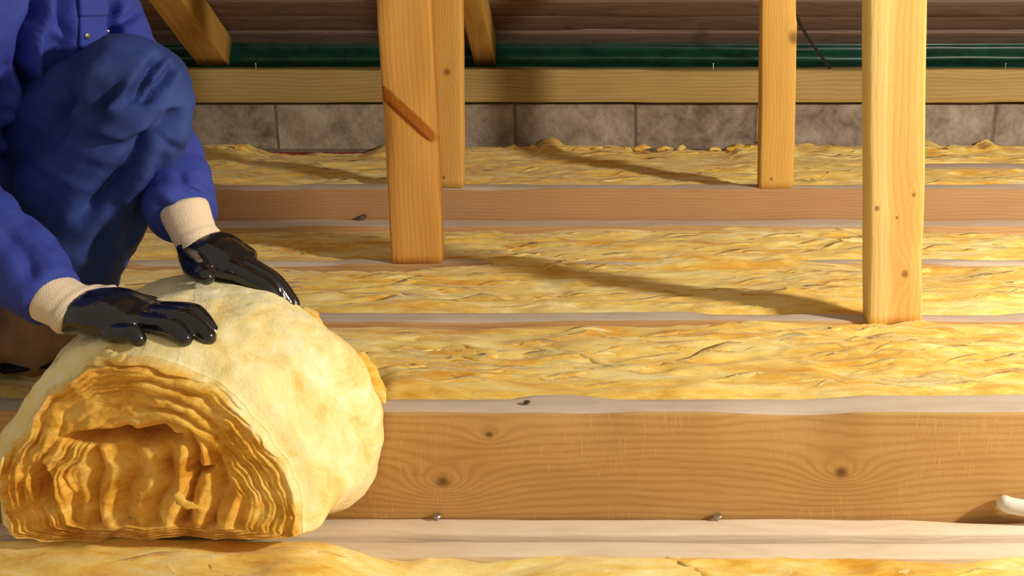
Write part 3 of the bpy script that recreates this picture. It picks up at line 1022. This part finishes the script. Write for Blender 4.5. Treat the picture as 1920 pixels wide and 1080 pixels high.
# trousers
V, Fc = [], []
tube(V, Fc, [pel + A([0, 0, 0.06]), pel, (hipL + hipR) / 2], [0.15, 0.17, 0.16], [0.12, 0.13, 0.12], LFT)
thL = hipL * 0.45 + kneeL * 0.55 + A([0, 0, 0.012])
tube(V, Fc, [hipL + A([0.02, 0, 0]), thL, kneeL + A([-0.03, 0.01, 0.004])], [0.112, 0.098, 0.080])
shn = kneeL * 0.55 + ankL * 0.45
kn2 = kneeL + A([0.0, 0, -0.006])
tube(V, Fc, [kneeL + A([-0.012, 0.0, 0.006]), kneeL * 0.80 + ankL * 0.20 + A([-0.004, 0, 0]), shn + A([-0.022, 0, 0]), ankL + A([0.002, 0, 0.012])], [0.073, 0.075, 0.080, 0.066], n=24, caps=1)
tube(V, Fc, [kneeL + A([-0.05, 0.01, -0.05]), shn + A([-0.07, 0.01, 0.0])], [0.07, 0.075])
tube(V, Fc, [hipR, hipR * 0.5 + kneeR * 0.5, kneeR + A([0, 0, 0.02])], [0.105, 0.095, 0.075])
tube(V, Fc, [kneeR + A([0, 0, 0.01]), kneeR * .5 + ankR * .5 + A([0, 0, 0.015]), ankR], [0.072, 0.076, 0.062])
me = fuse('trousers', V, Fc, 0.0048, 8)
def tn(v):
    q = (v[:, 2] - 0.1) * 1.0
    return 0.004 * fbm(v[:, 0] * 14 + v[:, 2] * 9, v[:, 2] * 14 - v[:, 0] * 9, v[:, 1] * 8, 3, 901) + 0.003 * (1 - np.abs(fbm(v[:, 0] * 10 + v[:, 2] * 22, v[:, 1] * 9, v[:, 2] * 6, 2, 903)) * 3)
sculpt(me, [
    ([(306, 100), (276, 145), (240, 186)], 10, -0.020),
    ([(330, 116), (298, 160), (258, 190)], 9, -0.016),
    ([(320, 106), (288, 150), (250, 190)], 7, 0.008),
    ([(203, 208), (216, 182), (252, 152)], 9, 0.014),
    ([(178, 222), (196, 194), (232, 158)], 10, -0.016),
    ([(345, 205), (318, 240), (276, 262), (235, 290)], 15, -0.016),
    ([(375, 215), (352, 250), (342, 275)], 12, 0.006),
    ([(176, 262), (230, 276), (285, 258)], 10, -0.011),
    ([(170, 246), (230, 258), (285, 240)], 12, 0.007),
    ([(300, 262), (330, 280), (356, 290)], 6, -0.008),
    ([(330, 285), (305, 340), (275, 400), (245, 460)], 6, 0.007),
    ([(318, 285), (292, 340), (262, 400), (232, 460)], 7, -0.009),
    ([(262, 290), (205, 350), (150, 405)], 15, -0.016),
    ([(285, 305), (230, 370), (185, 430)], 16, 0.010),
    ([(230, 350), (195, 430), (178, 510)], 15, -0.010),
    ([(150, 175), (115, 215), (95, 270)], 14, -0.012),
    ([(190, 120), (150, 165), (140, 230)], 16, 0.008),
], tn)
tr = obj('trousers', me, M['trouser']); keep(tr, worker); tr['label'] = 'navy work trousers'

# jacket
V, Fc = [], []
tube(V, Fc, [pel + A([0.02, -0.01, 0.045]), belly, chest + FWD * 0.01, chest + (neck - chest) * 0.6, neck + A([0, 0, 0.0])],
     [0.185, 0.185, 0.195, 0.165, 0.085], [0.145, 0.140, 0.145, 0.115, 0.08], LFT, n=28, caps=1)
tube(V, Fc, [chest + (neck - chest) * 0.5 + LFT * 0.08, shL, shL * 0.4 + elL * 0.6, elL, elL * 0.45 + wrL * 0.55, wrL + A([-0.012, 0.012, 0.012])],
     [0.080, 0.068, 0.060, 0.056, 0.057, 0.053], n=22, caps=1)
tube(V, Fc, [chest + (neck - chest) * 0.5 - LFT * 0.08, shR, shR * 0.4 + elR * 0.6, elR, elR * 0.5 + wrR * 0.5 + A([0, 0, -0.004]), wrR + A([-0.004, 0.004, 0.004])],
     [0.085, 0.080, 0.070, 0.068, 0.062, 0.043], n=22, caps=1)
me = fuse('jacket', V, Fc, 0.0048, 6)
def jn(v):
    return 0.006 * fbm(v[:, 0] * 11 + v[:, 1] * 5, v[:, 2] * 7, v[:, 1] * 8, 3, 911) + 0.0035 * (1 - np.abs(fbm(v[:, 0] * 16 - v[:, 2] * 8, v[:, 2] * 9 + v[:, 1] * 6, v[:, 1] * 5, 2, 913)) * 3)
sculpt(me, [
    ([(76, -20), (72, 30), (52, 70), (48, 130), (66, 165), (68, 215), (45, 245), (5, 262)], 12, -0.038),
    ([(88, -20), (84, 30), (66, 70), (64, 130), (84, 165), (84, 215), (60, 250)], 9, 0.014),
    ([(122, -20), (120, 30), (126, 70), (118, 120)], 10, -0.020),
    ([(216, -10), (213, 40), (214, 90)], 10, -0.022),
    ([(225, 36), (252, 26), (272, 10)], 8, -0.010),
    ([(20, 120), (12, 150), (18, 190)], 12, -0.010),
    ([(0, 212), (20, 210), (36, 214)], 5, -0.006),
    ([(96, 55), (105, 64), (118, 62)], 8, 0.008),
    ([(30, 255), (60, 268), (100, 294)], 9, 0.012),
    ([(5, 300), (40, 300), (90, 300)], 10, -0.014),
    ([(10, 350), (60, 420), (110, 500)], 16, 0.006),
    ([(30, 400), (75, 450), (100, 470)], 10, -0.008),
    ([(0, 430), (45, 470), (60, 520)], 14, -0.007),
    ([(330, 320), (350, 350), (385, 365)], 9, -0.007),
    ([(300, 360), (340, 385), (380, 385)], 9, 0.006),
], jn, 2)
jk = obj('jacket', me, M['jacket']); keep(jk, worker); jk['label'] = 'blue work jacket'

# chest pocket with flap and button, lying on the jacket
bpy.context.view_layer.update()
def on_surface(o, u, v):
    dg = bpy.context.evaluated_depsgraph_get()
    d = Vector(P(u, v, 1.0) - A([0, 0, CAMH])).normalized()
    mw = o.matrix_world.inverted()
    ok, loc, nor, _ = o.ray_cast(mw @ Vector((0, 0, CAMH)), (mw.to_3x3() @ d).normalized())
    return (o.matrix_world @ loc, nor) if ok else (None, None)
def patch(name, corners, thick, target, mat, parent, nu=14, nv=14, lift=0.0015):
    """a sewn-on piece of cloth following the surface; corners in photo positions, clockwise from top left"""
    (a, b, c, d) = [A(q, float) for q in corners]
    V, N = [], []
    last = None
    for i in range(nu):
        for j in range(nv):
            s, t = i / (nu - 1), j / (nv - 1)
            q = (a * (1 - s) + b * s) * (1 - t) + (d * (1 - s) + c * s) * t
            loc, nor = on_surface(target, q[0], q[1])
            if loc is None: loc, nor = last
            last = (loc, nor)
            V.append(A(loc)); N.append(A(nor))
    V, N = A(V), A(N)
    up = V + N * (thick + lift)
    lo = V - N * 0.002
    n0 = len(V)
    fs = grid_faces(nu, nv) + [tuple(reversed(f)) for f in grid_faces(nu, nv, off=n0)]
    ring = [i * nv for i in range(nu)] + [(nu - 1) * nv + j for j in range(1, nv)] + [i * nv + nv - 1 for i in range(nu - 2, -1, -1)] + [j for j in range(nv - 2, 0, -1)]
    for i in range(len(ring)):
        j = (i + 1) % len(ring)
        fs.append((ring[i], ring[j], n0 + ring[j], n0 + ring[i]))
    me = mesh_np(name, np.vstack([up, lo]), fs)
    bm = bmesh.new(); bm.from_mesh(me); bmesh.ops.recalc_face_normals(bm, faces=bm.faces); bm.to_mesh(me); bm.free()
    o = obj(name, me, mat)
    keep(o, parent)
    return o
pk = patch('chest_pocket', [(147, -25), (203, -25), (196, 80), (148, 90)], 0.003, jk, M['jacket'], jk)
patch('pocket_flap', [(146, -30), (205, -30), (203, 28), (146, 30)], 0.0055, jk, M['jacket'], jk)
def button(u, v, target, parent, r=0.006):
    loc, nor = on_surface(target, u, v)
    bm = bmesh.new(); bmesh.ops.create_cone(bm, cap_ends=True, segments=16, radius1=r, radius2=r * 0.8, depth=0.003)
    bmesh.ops.bevel(bm, geom=list(bm.edges), offset=0.0006, segments=1, affect='EDGES')
    o = obj('button', bm, M['steel'])
    o.matrix_world = Matrix.Translation(loc + nor * 0.006) @ nor.to_track_quat('Z', 'Y').to_matrix().to_4x4()
    keep(o, parent)
button(158, 66, jk, jk, 0.0055)
button(200, 58, jk, jk, 0.004)

# gloves: rubber hands with five fingers and knitted cuffs
def glove(name, label, palm, fingers, thumb, cuff, side, extra=None, voxel=0.0026):
    V, Fc = [], []
    tube(V, Fc, [p for p, a, b in palm], [a for p, a, b in palm], [b for p, a, b in palm], side, n=24)
    for f, r in fingers:
        tube(V, Fc, f, r, n=12)
    tube(V, Fc, thumb[0], thumb[1], n=12)
    g = obj(name, fuse(name, V, Fc, voxel, 3), M['rubber'])
    g['label'] = label
    keep(g, worker)
    V, Fc = [], []
    tube(V, Fc, [p for p, a, b in cuff], [a for p, a, b in cuff], [b for p, a, b in cuff], side, n=28, caps=1)
    if extra:
        tube(V, Fc, [p for p, a, b in extra], [a for p, a, b in extra], [b for p, a, b in extra], side, n=24)
    me = fuse('knitted_cuff', V, Fc, 0.003, 4)
    v, n = get_vn(me)
    # soft gathers around the wrist
    axis = cuff[-1][0] - cuff[0][0]; axis = axis / np.linalg.norm(axis)
    s = (v - cuff[0][0]) @ axis
    v = v + n * (0.0009 * np.sin(s * 420 + 2 * fbm(v[:, 0] * 20, v[:, 1] * 20, v[:, 2] * 20, 2, 77)) * smooth(0.3, 0.9, s / np.linalg.norm(cuff[-1][0] - cuff[0][0])))[:, None]
    set_v(me, v)
    c = obj('knitted_cuff', me, M['knit']); keep(c, g)
    c['label'] = 'cream knitted cuff'
    return g

# right hand (nearer the viewer)
dY = 0.022
MC = [P(300, 580, 1.272 + dY), P(278, 586, 1.248 + dY), P(256, 598, 1.222 + dY), P(212, 619, 1.190 + dY)]
PI = [P(358, 588, 1.258 + dY), P(334, 596, 1.232 + dY), P(305, 612, 1.206 + dY), P(240, 628, 1.182 + dY)]
TI = [P(396, 622, 1.246 + dY), P(390, 632, 1.216 + dY), P(346, 635, 1.196 + dY), P(260, 637, 1.178 + dY)]
wc_ = P(156, 586, 1.262)
wside = P(215, 560, 1.31) - P(128, 605, 1.215); wside /= np.linalg.norm(wside)
kc = (MC[1] + MC[2]) / 2
palmR = [(wc_ + (wc_ - kc) * 0.10, 0.042, 0.027), (wc_ * 0.55 + kc * 0.45 + A([0, 0, 0.004]), 0.054, 0.028), (kc * 0.95 + wc_ * 0.05 + A([0, 0, -0.004]), 0.052, 0.020)]
rr = [0.0125, 0.0122, 0.0104]
fing = []
for m_, p_, t_, sc in zip(MC, PI, TI, (1.0, 1.03, 0.98, 0.9)):
    mid_ = p_ * 0.5 + t_ * 0.5 + A([0, 0, 0.005])
    fing.append(([m_ * 0.8 + wc_ * 0.2 + A([0, 0, -0.006]), m_ + A([0, 0, -0.004]), p_ + A([0, 0, 0.001]), mid_, t_], [0.0145 * sc, 0.0152 * sc, 0.0142 * sc, 0.0132 * sc, 0.0112 * sc]))
thR = ([P(195, 575, 1.30), P(240, 565, 1.345), P(290, 570, 1.36)], [0.016, 0.014, 0.011])
glR = glove('glove', 'black rubber glove nearer the viewer', palmR, fing, thR,
            [(wrR + A([-0.008, 0.004, 0.004]), 0.037, 0.035), (wrR * 0.55 + wc_ * 0.45, 0.038, 0.031), (wc_ + A([-0.004, -0.002, 0]), 0.046, 0.031)], wside, [(wrR * 0.3 + wc_ * 0.7 + A([0, 0.01, 0.004]), 0.030, 0.024), (P(206, 562, 1.295), 0.026, 0.020)])

# left hand (farther away)
MC = [P(436, 502, 1.422), P(450, 493, 1.444), P(460, 491, 1.466), P(464, 496, 1.486)]
PI = [P(480, 528, 1.418), P(498, 520, 1.440), P(506, 521, 1.462), P(504, 527, 1.480)]
TI = [P(518, 561, 1.414), P(540, 569, 1.436), P(550, 570, 1.458), P(540, 562, 1.474)]
wc_ = P(374, 462, 1.462)
kc = (MC[1] + MC[2]) / 2
wside = A([0.10, 1.0, 0.12]); wside /= np.linalg.norm(wside)
palmL = [(wc_ + (wc_ - kc) * 0.06, 0.034, 0.026), (wc_ * 0.55 + kc * 0.45 + A([0, -0.004, 0.0]), 0.052, 0.029), (kc * 0.95 + wc_ * 0.05 + A([0, 0, -0.004]), 0.048, 0.020)]
fing = []
for m_, p_, t_, sc in zip(MC, PI, TI, (1.0, 1.03, 0.98, 0.9)):
    mid_ = p_ * 0.5 + t_ * 0.5 + A([0, 0, 0.004])
    fing.append(([m_ * 0.8 + wc_ * 0.2 + A([0, 0, -0.006]), m_ + A([0, 0, -0.004]), p_, mid_, t_], [0.0145 * sc, 0.015 * sc, 0.014 * sc, 0.013 * sc, 0.011 * sc]))
thL_ = ([P(360, 482, 1.44), P(366, 498, 1.405), P(377, 510, 1.38), P(387, 519, 1.365)], [0.020, 0.019, 0.0165, 0.0125])
glL = glove('glove', 'black rubber glove farther from the viewer', palmL, fing, thL_,
            [(wrL + A([-0.01, 0.008, 0.02]), 0.036, 0.036), (wrL * 0.55 + wc_ * 0.45, 0.034, 0.032), (wc_ + A([0.006, 0, 0]), 0.038, 0.0285)], wside)

# boots
def boot(an, toe_dir, sole_z, label):
    toe_dir = A(toe_dir, float); toe_dir /= np.linalg.norm(toe_dir)
    sd = np.cross([0, 0, 1], toe_dir)
    base = A([an[0], an[1], sole_z])
    V, Fc = [], []
    tube(V, Fc, [an + A([0, 0, 0.05]), an * 1.0 + A([0, 0, -0.02]), base + A([0, 0, 0.05]) - toe_dir * 0.01], [0.046, 0.048, 0.045], [0.05, 0.052, 0.05], sd)
    tube(V, Fc, [base - toe_dir * 0.045 + A([0, 0, 0.045]), base + toe_dir * 0.06 + A([0, 0, 0.05]), base + toe_dir * 0.16 + A([0, 0, 0.036])], [0.038, 0.044, 0.046], [0.036, 0.042, 0.030], sd)
    b = obj('boot', fuse('boot', V, Fc, 0.005, 4), M['boot'])
    b['label'] = label
    keep(b, worker)
    V, Fc = [], []
    tube(V, Fc, [base - toe_dir * 0.05 + A([0, 0, 0.010]), base + toe_dir * 0.05 + A([0, 0, 0.010]), base + toe_dir * 0.165 + A([0, 0, 0.010])], [0.042, 0.043, 0.050], [0.012, 0.012, 0.012], sd)
    s = obj('sole', fuse('sole', V, Fc, 0.004, 2), M['sole']); keep(s, b)
    return b
boot(P(70, 630, 1.565), (0.75, 0.35, 0), 0.004, 'brown leather work boot')
boot(ankR + A([-0.03, 0.02, 0.0]), (0.4, -0.3, 0), -0.002, 'brown leather work boot')

# ------------------------------------------------------------------ small things
def tube_obj(name, pts, radii, mat, n=14, caps=2, parent=None):
    V, Fc = [], []
    tube(V, Fc, pts, radii, n=n, caps=caps)
    o = obj(name, mesh_np(name, V, Fc), mat)
    if parent is not None: keep(o, parent)
    return o
M['pvc'] = plain('white_plastic', srgb(226, 222, 212), 0.35, 0.5)
tag(tube_obj('conduit_pipe', [P(1884, 944, 1.362), P(1900, 949, 1.358), P(1960, 956, 1.352), P(2140, 962, 1.35)], [0.0125, 0.0125, 0.0125, 0.0125], M['pvc']),
    'white plastic pipe end in front of the joist at bottom right', 'pipe')
M['cable'] = plain('black_cable', (0.012, 0.012, 0.013), 0.5, 0.4)
tag(tube_obj('hanging_cable', [P(1484, 10, 3.34), P(1502, 48, 3.40), P(1520, 78, 3.48), P(1552, 122, 3.60), P(1556, 127, 3.62)], [0.005] * 5, M['cable']),
    'thin black cable running from the roof down to the wall plate', 'cable')
def nail(parent, p, h=0.006, r=0.005, mat='steel', tilt=(0, 0, 0), name='nail'):
    bm = bmesh.new()
    bmesh.ops.create_cone(bm, cap_ends=True, segments=12, radius1=r * 0.5, radius2=r * 0.5, depth=h, matrix=Matrix.Translation((0, 0, h / 2)))
    bmesh.ops.create_cone(bm, cap_ends=True, segments=14, radius1=r, radius2=r * 0.85, depth=0.002, matrix=Matrix.Translation((0, 0, h)))
    o = obj(name, bm, M[mat], sm=False)
    o.location = p
    o.rotation_euler = tilt
    keep(o, parent)
bats = [o for o in bpy.data.objects if o.name.startswith('batten')]
bats.sort(key=lambda o: -o.location.y)
for u in (820, 1345):
    p = PZ(u, 973, -0.170); p[1] = min(p[1], 1.368); nail(bats[0], p, 0.007, 0.007)
p = PZ(988, 757, 0.0); nail(jf, p, 0.003, 0.0055, 'rust')
plate = bpy.data.objects['wall_plate']
for u in (480, 1337, 1885):
    p = P(u, 128, WY - 0.005); p[2] = ZP1 - 0.002; nail(plate, p, 0.020, 0.0035)
# small dark splinter on the low grey joist, pale chip by the two-tone post
tag(tube_obj('splinter', [PZ(673, 411, 0.004), PZ(682, 406, 0.009), PZ(691, 403, 0.006)], [0.004, 0.006, 0.003], M['rust'], 8),
    'small dark splinter lying on the low grey-topped joist', 'splinter')

# torn scraps of wool along the foot of the block wall
wb = bpy.data.objects['insulation_batt.004']
rr_ = random.Random(9)
for (u, v, du, dv, w) in ([(1758, 296, 44, -10, 0.016), (1852, 288, 8, 18, 0.014), (1650, 292, 20, 4, 0.01), (400, 286, 28, 5, 0.014), (440, 282, 26, 10, 0.016)]
                          + [(880 + 40 * i + rr_.uniform(-12, 12), 287 + rr_.uniform(-3, 3), rr_.uniform(16, 34), rr_.uniform(-5, 5), rr_.uniform(0.006, 0.012)) for i in range(14)]):
    Yw = 3.55; v -= 6
    wisp('loose_wisp', [P(u, v, Yw), P(u + du * .5, v + dv * .5 - 3, Yw), P(u + du, v + dv, Yw)], w, wb, M['tuft'], int(u))
